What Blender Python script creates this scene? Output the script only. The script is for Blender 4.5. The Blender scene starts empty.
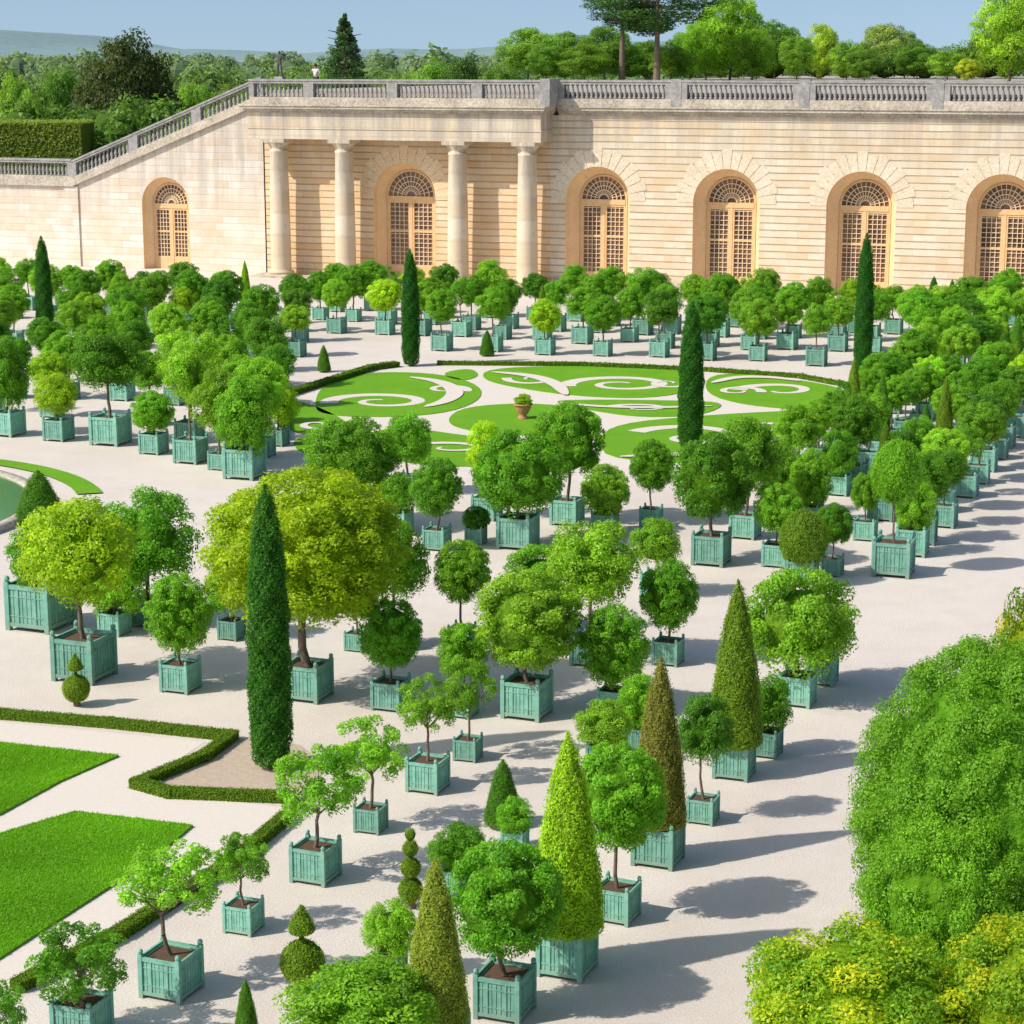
import bpy, math, numpy as np
from mathutils import Vector
rng=np.random.default_rng(11)
FPX=2100.0; H=15.0; TH=math.atan(452/FPX); ST,CT=math.sin(TH),math.cos(TH)
AX=math.radians(21.2)
def G(u,v):
    a=(u-512)/FPX; b=(v-512)/FPX
    t=H/(ST+b*CT)
    return a*t,(CT-b*ST)*t,t
def Zat(y,v):
    b=(v-512)/FPX
    return H+y*(-ST-b*CT)/(CT-b*ST)
FOOT=(134.3*math.sin(AX),134.3*math.cos(AX))
def loc2w(s,y):
    return FOOT[0]+s*math.cos(AX)+y*math.sin(AX), FOOT[1]-s*math.sin(AX)+y*math.cos(AX)
col=bpy.context.scene.collection
# ------------------------------------------------------------------ mesh accumulator
class Acc:
    def __init__(s): s.V=[];s.L=[];s.S=[];s.M=[];s.T=[];s.nv=0;s.nl=0
    def add(s,V,F,mat=0,tint=0.5):
        V=np.asarray(V,float).reshape(-1,3);F=np.asarray(F,int);m,k=F.shape
        s.V.append(V);s.L.append((F+s.nv).ravel());s.S.append(s.nl+np.arange(m)*k)
        s.M.append(np.full(m,mat));s.T.append(np.array(np.broadcast_to(tint,(m,)),float))
        s.nv+=len(V);s.nl+=m*k
    def poly(s,P,mat=0): s.add(P,[list(range(len(P)))],mat)
    def hexa(s,P,mat=0):
        s.add(P,[[0,3,2,1],[4,5,6,7],[0,1,5,4],[1,2,6,5],[2,3,7,6],[3,0,4,7]],mat)
    def box(s,x0,x1,y0,y1,z0,z1,mat=0):
        s.hexa([(x0,y0,z0),(x1,y0,z0),(x1,y1,z0),(x0,y1,z0),(x0,y0,z1),(x1,y0,z1),(x1,y1,z1),(x0,y1,z1)],mat)
    def sbox(s,x0,x1,y0,y1,za0,za1,h,mat=0):
        s.hexa([(x0,y0,za0),(x1,y0,za1),(x1,y1,za1),(x0,y1,za0),(x0,y0,za0+h),(x1,y0,za1+h),(x1,y1,za1+h),(x0,y1,za0+h)],mat)
    def lathe(s,prof,seg=12,c=(0,0,0),mat=0,sx=1,sy=1,lump=0):
        n=len(prof);a=np.linspace(0,2*math.pi,seg,endpoint=False)
        V=[]
        for r,z in prof:
            rr=r*(1+lump*np.sin(3*a+z*4))
            V.append(np.stack([c[0]+rr*np.cos(a)*sx,c[1]+rr*np.sin(a)*sy,np.full(seg,c[2]+z)],1))
        V=np.concatenate(V);F=[]
        for i in range(n-1):
            for j in range(seg):
                k=(j+1)%seg;F.append([i*seg+j,i*seg+k,(i+1)*seg+k,(i+1)*seg+j])
        s.add(V,F,mat)
    def tube(s,p0,p1,r0,r1,seg=7,mat=0):
        p0=np.array(p0,float);p1=np.array(p1,float);d=p1-p0;d/=np.linalg.norm(d)+1e-9
        h=np.array([1,0,0]) if abs(d[2])>.8 else np.array([0,0,1.])
        a1=np.cross(d,h);a1/=np.linalg.norm(a1);a2=np.cross(d,a1)
        a=np.linspace(0,2*math.pi,seg,endpoint=False)[:,None]
        o=np.cos(a)*a1+np.sin(a)*a2
        V=np.concatenate([p0+o*r0,p1+o*r1])
        s.add(V,[[j,(j+1)%seg,seg+(j+1)%seg,seg+j] for j in range(seg)],mat)
    def leaves(s,P,N,size,tilt=.6,asp=.5,mat=0,tint=None,rg=None):
        rg=rg or rng;n=len(P)
        nn=N+rg.normal(0,tilt,(n,3));nn/=np.linalg.norm(nn,axis=1)[:,None]+1e-9
        t=np.cross(nn,rg.normal(0,1,(n,3)));t/=np.linalg.norm(t,axis=1)[:,None]+1e-9
        b=np.cross(nn,t);sz=(size*(.65+.7*rg.random(n)))[:,None]
        V=np.stack([P+t*sz,P+b*sz*asp,P-t*sz,P-b*sz*asp],1).reshape(-1,3)
        if tint is None: tint=rg.random(n)
        s.add(V,np.arange(4*n).reshape(n,4),mat,tint)
    def mesh(s,name,mats,smooth=False):
        me=bpy.data.meshes.new(name)
        V=np.concatenate(s.V);L=np.concatenate(s.L);S=np.concatenate(s.S);M=np.concatenate(s.M);T=np.concatenate(s.T)
        me.vertices.add(len(V));me.vertices.foreach_set('co',V.ravel())
        me.loops.add(len(L));me.loops.foreach_set('vertex_index',L.astype(np.int32))
        me.polygons.add(len(S));me.polygons.foreach_set('loop_start',S.astype(np.int32))
        for m in mats: me.materials.append(m)
        me.update(calc_edges=True)
        me.polygons.foreach_set('material_index',M.astype(np.int32))
        me.polygons.foreach_set('use_smooth',np.full(len(S),smooth))
        at=me.attributes.new('tint','FLOAT','FACE');at.data.foreach_set('value',T.astype(np.float32))
        me.update();return me
def ob(name,me,loc=(0,0,0),rot=0,scale=(1,1,1),parent=None,color=None,label=None,cat=None,kind=None,group=None):
    o=bpy.data.objects.new(name,me);o.location=loc;o.rotation_euler=(0,0,rot);o.scale=scale
    if parent: o.parent=parent
    if color is not None: o.color=(*color,1)
    if label:o['label']=label
    if cat:o['category']=cat
    if kind:o['kind']=kind
    if group:o['group']=group
    col.objects.link(o);return o
# ------------------------------------------------------------------ materials
def newmat(name):
    m=bpy.data.materials.new(name);m.use_nodes=True;nt=m.node_tree;nt.nodes.clear()
    out=nt.nodes.new('ShaderNodeOutputMaterial');return m,nt,out
def N(nt,t,**k):
    n=nt.nodes.new(t)
    for a,b in k.items(): setattr(n,a,b)
    return n
def noise(nt,scale,detail=4,vec=None,rough=.55):
    n=N(nt,'ShaderNodeTexNoise');n.inputs['Scale'].default_value=scale;n.inputs['Detail'].default_value=detail;n.inputs['Roughness'].default_value=rough
    if vec: nt.links.new(vec,n.inputs['Vector'])
    return n.outputs['Fac']
def ramp(nt,fac,stops):
    r=N(nt,'ShaderNodeValToRGB');nt.links.new(fac,r.inputs[0]);e=r.color_ramp.elements
    e[0].position=stops[0][0];e[0].color=(*stops[0][1],1);e[1].position=stops[-1][0];e[1].color=(*stops[-1][1],1)
    for p,c in stops[1:-1]:
        x=e.new(p);x.color=(*c,1)
    return r.outputs[0]
def math_(nt,op,a,b=None):
    m=N(nt,'ShaderNodeMath',operation=op)
    for i,x in enumerate((a,b)):
        if x is None: continue
        if isinstance(x,(int,float)): m.inputs[i].default_value=x
        else: nt.links.new(x,m.inputs[i])
    return m.outputs[0]
def mix(nt,fac,a,b,mode='MIX'):
    m=N(nt,'ShaderNodeMix',data_type='RGBA',blend_type=mode)
    if isinstance(fac,(int,float)): m.inputs[0].default_value=fac
    else: nt.links.new(fac,m.inputs[0])
    for i,c in ((6,a),(7,b)):
        if isinstance(c,tuple): m.inputs[i].default_value=(*c,1)
        else: nt.links.new(c,m.inputs[i])
    return m.outputs[2]
def bsdf(nt,out,color,rough=.8,spec=.2,bump=None,bstr=.3,bdist=.02):
    p=N(nt,'ShaderNodeBsdfPrincipled');p.inputs['Roughness'].default_value=rough
    p.inputs['Specular IOR Level'].default_value=spec
    if isinstance(color,tuple): p.inputs['Base Color'].default_value=(*color,1)
    else: nt.links.new(color,p.inputs['Base Color'])
    if bump is not None:
        b=N(nt,'ShaderNodeBump');b.inputs['Strength'].default_value=bstr;b.inputs['Distance'].default_value=bdist
        nt.links.new(bump,b.inputs['Height']);nt.links.new(b.outputs[0],p.inputs['Normal'])
    nt.links.new(p.outputs[0],out.inputs[0]);return p
def objco(nt): return N(nt,'ShaderNodeTexCoord').outputs['Object']
def simple(name,c1,c2,scale=3,rough=.8,bstr=.3,spec=.2,bdist=.02,fine=.35):
    m,nt,out=newmat(name);v=objco(nt)
    n=noise(nt,scale,5,v);n2=noise(nt,scale*9,4,v)
    c=ramp(nt,n,[(.3,c1),(.7,c2)]);c=mix(nt,fine,c,ramp(nt,n2,[(.3,tuple(x*.6 for x in c1)),(.7,tuple(min(1,x*1.25) for x in c2))]))
    bsdf(nt,out,c,rough,spec,n2,bstr,bdist);return m
def leafmat(name='foliage',gold=False):
    m,nt,out=newmat(name)
    oi=N(nt,'ShaderNodeObjectInfo');at=N(nt,'ShaderNodeAttribute',attribute_name='tint')
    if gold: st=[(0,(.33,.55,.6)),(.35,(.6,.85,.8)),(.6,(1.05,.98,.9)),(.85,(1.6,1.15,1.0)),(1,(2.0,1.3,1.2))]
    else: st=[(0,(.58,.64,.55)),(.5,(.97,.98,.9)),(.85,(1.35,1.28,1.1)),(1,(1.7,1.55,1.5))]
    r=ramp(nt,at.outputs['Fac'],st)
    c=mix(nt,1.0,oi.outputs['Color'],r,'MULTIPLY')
    hs=N(nt,'ShaderNodeHueSaturation');nt.links.new(c,hs.inputs['Color'])
    mr=N(nt,'ShaderNodeMapRange');nt.links.new(oi.outputs['Random'],mr.inputs[0]);mr.inputs[3].default_value=.482;mr.inputs[4].default_value=.505;nt.links.new(mr.outputs[0],hs.inputs['Hue'])
    mr2=N(nt,'ShaderNodeMapRange');nt.links.new(oi.outputs['Random'],mr2.inputs[0]);mr2.inputs[3].default_value=1.15;mr2.inputs[4].default_value=.88;nt.links.new(mr2.outputs[0],hs.inputs['Value'])
    p=N(nt,'ShaderNodeBsdfPrincipled');p.inputs['Roughness'].default_value=.5;p.inputs['Specular IOR Level'].default_value=.3
    nt.links.new(hs.outputs[0],p.inputs['Base Color'])
    tr=N(nt,'ShaderNodeBsdfTranslucent');nt.links.new(mix(nt,1.0,hs.outputs[0],(1.4,1.4,.75),'MULTIPLY'),tr.inputs[0])
    ms=N(nt,'ShaderNodeMixShader');ms.inputs[0].default_value=.45
    nt.links.new(p.outputs[0],ms.inputs[1]);nt.links.new(tr.outputs[0],ms.inputs[2]);nt.links.new(ms.outputs[0],out.inputs[0])
    return m
LEAF=leafmat();GOLD=leafmat('golden_foliage',True)
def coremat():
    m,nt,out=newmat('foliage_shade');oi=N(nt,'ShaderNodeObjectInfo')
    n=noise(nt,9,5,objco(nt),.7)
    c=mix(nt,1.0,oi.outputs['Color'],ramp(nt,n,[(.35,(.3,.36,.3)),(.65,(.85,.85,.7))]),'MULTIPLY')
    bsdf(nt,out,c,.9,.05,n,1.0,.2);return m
CORE=coremat()
BARK=simple('bark',(.11,.08,.055),(.26,.2,.15),12,.9,.6)
SOIL=simple('soil',(.08,.045,.03),(.16,.1,.065),8,.95,.6)
def paintmat():
    m,nt,out=newmat('green_paint');v=objco(nt);oi=N(nt,'ShaderNodeObjectInfo')
    n=noise(nt,5,5,v);c=ramp(nt,n,[(.3,(.13,.315,.24)),(.55,(.18,.405,.31)),(.8,(.29,.50,.41))])
    n2=noise(nt,22,3,v);c=mix(nt,ramp(nt,n2,[(.6,(0,0,0)),(.75,(.6,.6,.6))]),c,(.34,.38,.3))
    sp=N(nt,'ShaderNodeSeparateXYZ');nt.links.new(v,sp.inputs[0])
    hz=N(nt,'ShaderNodeMapRange');nt.links.new(sp.outputs[2],hz.inputs[0]);hz.inputs[1].default_value=.35;hz.inputs[2].default_value=0.0
    c=mix(nt,math_(nt,'MULTIPLY',hz.outputs[0],math_(nt,'MULTIPLY',n,.9)),c,(.25,.24,.18))
    hs=N(nt,'ShaderNodeHueSaturation');nt.links.new(c,hs.inputs['Color'])
    mr=N(nt,'ShaderNodeMapRange');nt.links.new(oi.outputs['Random'],mr.inputs[0]);mr.inputs[3].default_value=.8;mr.inputs[4].default_value=1.25;nt.links.new(mr.outputs[0],hs.inputs['Value'])
    bsdf(nt,out,hs.outputs[0],.6,.3,n2,.15,.01);return m
PAINT=paintmat()
def ashlar(name,base,dark,light,bw=1.5,bh=.46,stain=.5,lines=1.,joint=.35,warm=.5,z0=7,topst=.75):
    m,nt,out=newmat(name);v=objco(nt)
    sp=N(nt,'ShaderNodeSeparateXYZ');nt.links.new(v,sp.inputs[0]);cb=N(nt,'ShaderNodeCombineXYZ')
    sxy=math_(nt,'ADD',sp.outputs[0],sp.outputs[1]);nt.links.new(sxy,cb.inputs[0]);nt.links.new(sp.outputs[2],cb.inputs[1])
    b=N(nt,'ShaderNodeTexBrick');nt.links.new(cb.outputs[0],b.inputs['Vector'])
    b.inputs['Scale'].default_value=1;b.inputs['Brick Width'].default_value=bw;b.inputs['Row Height'].default_value=bh
    b.inputs['Mortar Size'].default_value=.014;b.inputs['Mortar Smooth'].default_value=.3
    b.inputs['Color1'].default_value=(*tuple(x*y for x,y in zip(base,(.97,.88,.75))),1);b.inputs['Color2'].default_value=(*light,1)
    b.inputs['Mortar'].default_value=(*[x*(1-joint)+y*joint for x,y in zip(base,dark)],1);b.inputs['Bias'].default_value=0
    c=b.outputs['Color']
    fr=math_(nt,'FRACT',math_(nt,'DIVIDE',sp.outputs[2],bh));ab=math_(nt,'ABSOLUTE',math_(nt,'SUBTRACT',fr,.5))
    gl=ramp(nt,ab,[(.37,(0,0,0)),(.45,(1,1,1))])
    c=mix(nt,math_(nt,'MULTIPLY',gl,.85*lines),c,dark)
    n=noise(nt,.35,6,v,.65);c=mix(nt,ramp(nt,n,[(.42,(0,0,0)),(.68,(warm,)*3)]),c,tuple(x*y for x,y in zip(base,(.95,.76,.52))))
    n2=noise(nt,.8,6,v,.7);c=mix(nt,ramp(nt,n2,[(.46,(0,0,0)),(.70,(stain,)*3)]),c,(.79,.75,.68))
    mp=N(nt,'ShaderNodeMapping');mp.inputs['Scale'].default_value=(1.6,1.6,.12);nt.links.new(v,mp.inputs[0])
    n3=noise(nt,1,5,mp.outputs[0],.7)
    hz=N(nt,'ShaderNodeMapRange');nt.links.new(sp.outputs[2],hz.inputs[0]);hz.inputs[1].default_value=z0;hz.inputs[2].default_value=z0+5
    c=mix(nt,math_(nt,'MULTIPLY',ramp(nt,n3,[(.36,(0,0,0)),(.62,(topst,)*3)]),hz.outputs[0]),c,(.29,.27,.245))
    n5=noise(nt,1.6,7,v,.78);c=mix(nt,ramp(nt,n5,[(.54,(0,0,0)),(.68,(.6,.6,.6))]),c,tuple(x*.58 for x in base))
    n4=noise(nt,14,4,v);c=mix(nt,.25,c,ramp(nt,n4,[(.3,tuple(x*.65 for x in base)),(.7,light)]))
    bsdf(nt,out,c,.9,.1,math_(nt,'SUBTRACT',1.0,gl),.7*lines,.05);return m
STONE=ashlar('rusticated_limestone',(.70,.58,.41),(.30,.22,.14),(.81,.72,.56))
STONE2=ashlar('smooth_limestone',(.71,.63,.51),(.46,.38,.30),(.81,.75,.65),1.2,.5,.8,.35,.8,.55,3.0,.75)
STONEP=ashlar('warm_limestone',(.74,.55,.33),(.34,.21,.12),(.81,.66,.45),1.6,.46,.35)
REVEAL=simple('reveal_stone',(.73,.49,.26),(.80,.60,.36),1.5,.9,.2)  # orange of reflected sunlight is put into the stone colour
COLM=ashlar('column_stone',(.64,.54,.40),(.4,.33,.24),(.76,.67,.52),3,1.5,.4,.25,.3,.4,4.5,.9)
GREYS=simple('weathered_stone',(.15,.148,.145),(.46,.44,.41),1.9,.95,.5,fine=.5)
CORN=simple('cornice_stone',(.28,.245,.20),(.66,.58,.46),.8,.9,.3,fine=.45)
WOOD=simple('oak_frame',(.66,.41,.19),(.77,.54,.29),3,.6,.2)
MUNT=simple('pale_muntin',(.74,.56,.36),(.81,.66,.46),3,.6,.1)
def glassm():
    m,nt,out=newmat('window_glass');v=objco(nt)
    n=noise(nt,.9,3,v);bsdf(nt,out,ramp(nt,n,[(.35,(.09,.055,.045)),(.7,(.33,.19,.11))]),.15,.5);return m
GLASS=glassm()
def groundm():
    m,nt,out=newmat('gravel');v=objco(nt)
    n=noise(nt,.12,6,v,.6);c=ramp(nt,n,[(.3,(.60,.51,.43)),(.5,(.71,.63,.55)),(.72,(.78,.72,.65))])
    n1=noise(nt,.9,6,v,.65);c=mix(nt,ramp(nt,n1,[(.45,(0,0,0)),(.75,(.55,.55,.55))]),c,(.53,.43,.34))
    n2=noise(nt,26,5,v,.7);c=mix(nt,.5,c,ramp(nt,n2,[(.3,(.45,.38,.32)),(.7,(.86,.80,.74))]))
    n3=noise(nt,70,2,v,.6);c=mix(nt,ramp(nt,n3,[(.65,(0,0,0)),(.73,(.65,.65,.65))]),c,(.26,.21,.15))
    sp=N(nt,'ShaderNodeSeparateXYZ');nt.links.new(v,sp.inputs[0])
    g=noise(nt,.02,5,v);gc=ramp(nt,g,[(.3,(.05,.1,.03)),(.7,(.1,.15,.05))])
    c=mix(nt,math_(nt,'GREATER_THAN',sp.outputs[1],3.0),c,gc)
    bsdf(nt,out,c,.95,.1,n2,.6,.03);return m
GRAVEL=groundm()
SAND=simple('pale_sand',(.66,.585,.50),(.72,.65,.57),9,.95,.15,.1,.008,.3)
BED=simple('bed_soil',(.44,.34,.25),(.56,.46,.36),6,.95,.4)
def grassm():
    m,nt,out=newmat('lawn_grass');v=objco(nt)
    n=noise(nt,.7,5,v);n2=noise(nt,30,4,v,.7)
    c=ramp(nt,n,[(.3,(.13,.38,.012)),(.55,(.175,.44,.014)),(.75,(.24,.48,.018))])
    c=mix(nt,.5,c,ramp(nt,n2,[(.3,(.08,.27,.01)),(.7,(.27,.53,.03))]))
    bsdf(nt,out,c,.8,.15,n2,.9,.06);return m
GRASS=grassm()
TERRA=simple('terracotta',(.45,.2,.1),(.55,.27,.15),4,.8,.2)
BRONZE=simple('dark_statue_stone',(.05,.055,.05),(.12,.12,.11),8,.7,.3)
def waterm():
    m,nt,out=newmat('pool_water');v=objco(nt);n=noise(nt,2,3,v)
    bsdf(nt,out,(.11,.24,.10),.12,.35,n,.1,.02);return m
WATER=waterm()
HILLM=simple('hazy_forest',(.18,.27,.28),(.24,.34,.34),.01,1,.1)  # bluish base colour has the distance haze painted in
# ------------------------------------------------------------------ foliage meshes
def prof_pts(prof,n,rg,lump=.05,inw=.06):
    p=np.array(prof,float);d=p[1:]-p[:-1];ln=np.hypot(d[:,0],d[:,1]);w=(p[1:,0]+p[:-1,0])/2*ln+1e-6
    k=rg.choice(len(d),n,p=w/w.sum());t=rg.random(n);a=rg.random(n)*2*math.pi
    rz=p[k]+d[k]*t[:,None];nr=d[k,1]/ln[k];nz=-d[k,0]/ln[k]
    S=p[:,0].max()
    l=lump*S*(np.sin(3*a+rz[:,1]/S*2.3+1)+np.sin(5*a-rz[:,1]/S*3.1)+.8*np.sin(9*a+rz[:,1]/S*7.)+.6*np.sin(17*a-rz[:,1]/S*13.))*.5
    off=l-inw*S*rg.random(n)**1.5*2+ (rg.random(n)>.95)*.08*S
    r=rz[:,0]+nr*off;z=rz[:,1]+nz*off
    P=np.stack([r*np.cos(a),r*np.sin(a),z],1);Nn=np.stack([nr*np.cos(a),nr*np.sin(a),nz],1)
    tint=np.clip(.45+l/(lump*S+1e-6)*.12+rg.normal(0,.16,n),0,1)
    return P,Nn,tint
def lathe_crown(name,prof,n,size,seed,lump=.05,core=.86,tilt=.5):
    rg=np.random.default_rng(seed);A=Acc();P,Nn,t=prof_pts(prof,n,rg,lump)
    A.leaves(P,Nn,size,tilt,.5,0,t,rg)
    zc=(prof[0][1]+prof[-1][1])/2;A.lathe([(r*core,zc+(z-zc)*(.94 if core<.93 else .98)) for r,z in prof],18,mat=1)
    return A.mesh(name,[LEAF,CORE])
def sph(n,rg):
    v=rg.normal(0,1,(n,3));return v/np.linalg.norm(v,axis=1)[:,None]
def clump_crown(name,seed,nc,cr,n,size,shell=.62,core=.45,acc=None,off=(0,0,0),sc=(1,1,1),zmin=-.75,var=.17,rmin=.6,cs=10,tilt=.5,mat=None,up=0,tv=.15):
    rg=np.random.default_rng(seed);A=acc or Acc()
    C=sph(nc*3,rg);C=C[C[:,2]>zmin][:nc];nc=len(C)
    C=C*(shell*(rmin+(1.05-rmin)*rg.random(nc)**.5))[:,None];R=cr*(.6+.7*rg.random(nc))
    m=np.linalg.norm(C,axis=1)+R;f=np.where(m>1.05,1.05/m,1);C*=f[:,None]
    w=R**2;k=rg.choice(nc,n,p=w/w.sum());d=sph(n,rg);d[:,2]=np.where(rg.random(n)<.55,np.abs(d[:,2]),d[:,2])
    P=C[k]+d*R[k][:,None]*(.68+.42*rg.random(n))[:,None]
    Nn=d*.8+P*.5+np.array([0,0,up]);ct=rg.normal(0,var,nc)
    t=np.clip(.42+ct[k]+rg.normal(0,tv,n)+.16*d[:,2],0,1)  # random leaf tones, plus top light painted in as lighter upper clump sides
    P2=P*np.array(sc)+np.array(off)
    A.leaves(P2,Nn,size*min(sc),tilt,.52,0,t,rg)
    if core>0:
        pr=[(core*math.cos(q),core*math.sin(q)*1.0) for q in np.linspace(-1.57,1.57,max(9,cs//2))]
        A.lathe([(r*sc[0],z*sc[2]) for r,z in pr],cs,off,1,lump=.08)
    if acc is None: return A.mesh(name,[mat or LEAF,CORE])
CR={}
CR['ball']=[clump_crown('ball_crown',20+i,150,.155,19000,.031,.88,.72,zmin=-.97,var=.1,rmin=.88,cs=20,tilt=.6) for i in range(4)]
sprof=[(.98*math.cos(q)+1e-4,.98*math.sin(q)) for q in np.linspace(-1.5,1.57,14)]
CR['dball']=[lathe_crown('dark_ball_crown',sprof,13000,.032,30,.06,.88,.6)]
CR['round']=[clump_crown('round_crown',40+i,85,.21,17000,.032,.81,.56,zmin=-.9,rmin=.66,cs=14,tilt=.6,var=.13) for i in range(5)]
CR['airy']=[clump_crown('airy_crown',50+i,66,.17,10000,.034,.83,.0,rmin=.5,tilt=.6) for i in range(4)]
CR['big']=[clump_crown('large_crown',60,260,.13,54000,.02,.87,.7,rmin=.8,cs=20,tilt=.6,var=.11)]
coneprof=[(.02,0),(.8,.02),(1.0,.12),(.98,.6),(.86,1.6),(.66,2.8),(.42,4.0),(.2,4.7),(.02,5.05)]
CR['cone']=[lathe_crown('cone_crown',[(r*.5,z*.5) for r,z in coneprof],24000,.019,70+i,.04,.9,.5) for i in range(2)]
cyp=[(.02,0),(.75,.15),(.95,1.2),(1.0,4),(.97,7),(.85,9.5),(.6,11.8),(.3,13),(.02,13.6)]
CR['cypress']=[lathe_crown('cypress_crown',[(r*.35,z*.35) for r,z in cyp],36000,.021,80,.09,.85,.7)]
# tub
def tubmesh():
    A=Acc();w=.5
    for sx in(-1,1):
        for sy in(-1,1):
            x=sx*(w-.05);y=sy*(w-.05);A.box(x-.05,x+.05,y-.05,y+.05,0,1.0)
            A.lathe([(.03,1.0),(.055,1.03),(.06,1.07),(.04,1.11),(.001,1.13)],8,(x,y,0))
    for k in range(4):
        c,s=[(1,0),(0,1),(-1,0),(0,-1)][k]
        def R(x0,x1,y0,y1,z0,z1):
            P=[(x0,y0),(x1,y0),(x1,y1),(x0,y1)];Q=[(x*c-y*s,x*s+y*c) for x,y in P]
            A.hexa([(q[0],q[1],z0) for q in Q]+[(q[0],q[1],z1) for q in Q])
        n=8;ww=.8/n
        for i in range(n): R(-.4+i*ww+.008,-.4+(i+1)*ww-.008,-.465,-.44,.17,.86)
        R(-.4,.4,-.44,-.40,.12,.9);R(-.4,.4,-.49,-.44,.09,.17);R(-.4,.4,-.49,-.44,.86,.95)
        for x in(-.2,.2): R(x-.018,x+.018,-.485,-.465,.17,.86)
        R(-.4,.4,-.478,-.4655,.30,.325);R(-.4,.4,-.478,-.4655,.70,.725)
    return A.mesh('planter_box',[PAINT])
TUB=tubmesh()
A=Acc();A.box(-.41,.41,-.41,.41,.80,.87);SOILM=A.mesh('soil',[SOIL])
def trunkmesh(seed,nl=7):
    rg=np.random.default_rng(seed);A=Acc();p=np.array([0,0,0.]);r=.05
    for i in range(4):
        q=p+np.array([rg.normal(0,.03),rg.normal(0,.03),.16]);A.tube(p,q,r,r*.93,8);p=q;r*=.93
    for i in range(nl):
        a=i*2*math.pi/nl+rg.random();e=np.array([math.cos(a)*.5,math.sin(a)*.5,1.0+.25*rg.random()])
        m=p*.5+e*.5+np.array([math.cos(a)*.08,math.sin(a)*.08,-.06]);A.tube(p-[0,0,.05],m,r*.55,r*.38,6);A.tube(m,e,r*.38,r*.12,5)
        for j in range(3):
            b=a+rg.normal(0,.7);A.tube(m,m+np.array([math.cos(b)*.4,math.sin(b)*.4,.25*rg.random()+.1]),r*.25,r*.08,4)
    A.tube(p,p+np.array([0,0,.7]),r*.6,r*.15,6)
    return A.mesh('trunk',[BARK],True)
TRK=[trunkmesh(90+i) for i in range(4)]
COL={'g':(.175,.43,.026),'d':(.11,.31,.025),'l':(.26,.52,.038),'y':(.50,.69,.02),'yl':(.36,.58,.024),
 'yo':(.31,.56,.024),'o':(.20,.36,.028),'br':(.25,.27,.05),'br2':(.27,.37,.045),'c':(.055,.225,.022)}
CD={'g':'green','d':'dark green','l':'light green','y':'yellow green','yl':'yellowish','yo':'yellowish','o':'olive','br':'bronze brown','br2':'bronze','c':'deep green'}
placed=[]
cnt=[0]
def potted(kind,u,vb,tw,cv,cw,ch,c,xy=None):
    i=cnt[0];cnt[0]+=1
    if xy is None:
        x,y,t=G(u,vb-tw*.22);px=FPX/t;w=tw/px/1.22;rc=cw/2/px;zc=Zat(y,cv);hc=(ch/2/px) if ch else 0
    else:
        x,y=xy;w=tw;rc=cw;zc=cv;hc=ch
    placed.append((x,y))
    name='potted_topiary' if kind in('cone','dball') else 'potted_orange_tree'
    d={'cone':'cone topiary','dball':'ball topiary','ball':'dense round tree','round':'rounded leafy orange tree','airy':'small airy orange tree','big':'large spreading orange tree'}[kind]
    e=ob(name,None,(x,y,0),-AX+rng.normal(0,.03),label=CD[c]+' '+d+' in green wooden box',cat='potted tree',group='potted trees of the orangery garden')
    e.empty_display_size=.3
    ob('planter_box',TUB,parent=e,scale=(w,w,w*.97));ob('soil',SOILM,parent=e,scale=(w,w,w*.97))
    base=COL[c];j=rng.normal(1,.09);base=tuple(x*j for x in base)
    tb=.82*w;ms=CR[kind];me=ms[rng.integers(len(ms))]
    if kind=='cone':
        hh=zc-tb-.05;ob('trunk',TRK[0],(0,0,tb),0,(.5,.5,.3),parent=e)
        ob('crown',me,(0,0,tb+.05),rng.random()*6,(rc/.5,rc/.5,hh/2.52),parent=e,color=base)
    else:
        hh=hc or rc
        zc=max(zc,tb+hh*.75)
        ob('trunk',TRK[rng.integers(4)],(0,0,tb),rng.random()*6,(rc*.9,rc*.9,(zc-tb)/1.0),parent=e)
        ob('crown',me,(0,0,zc),rng.random()*6,(rc,rc,hh),parent=e,color=base)
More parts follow.
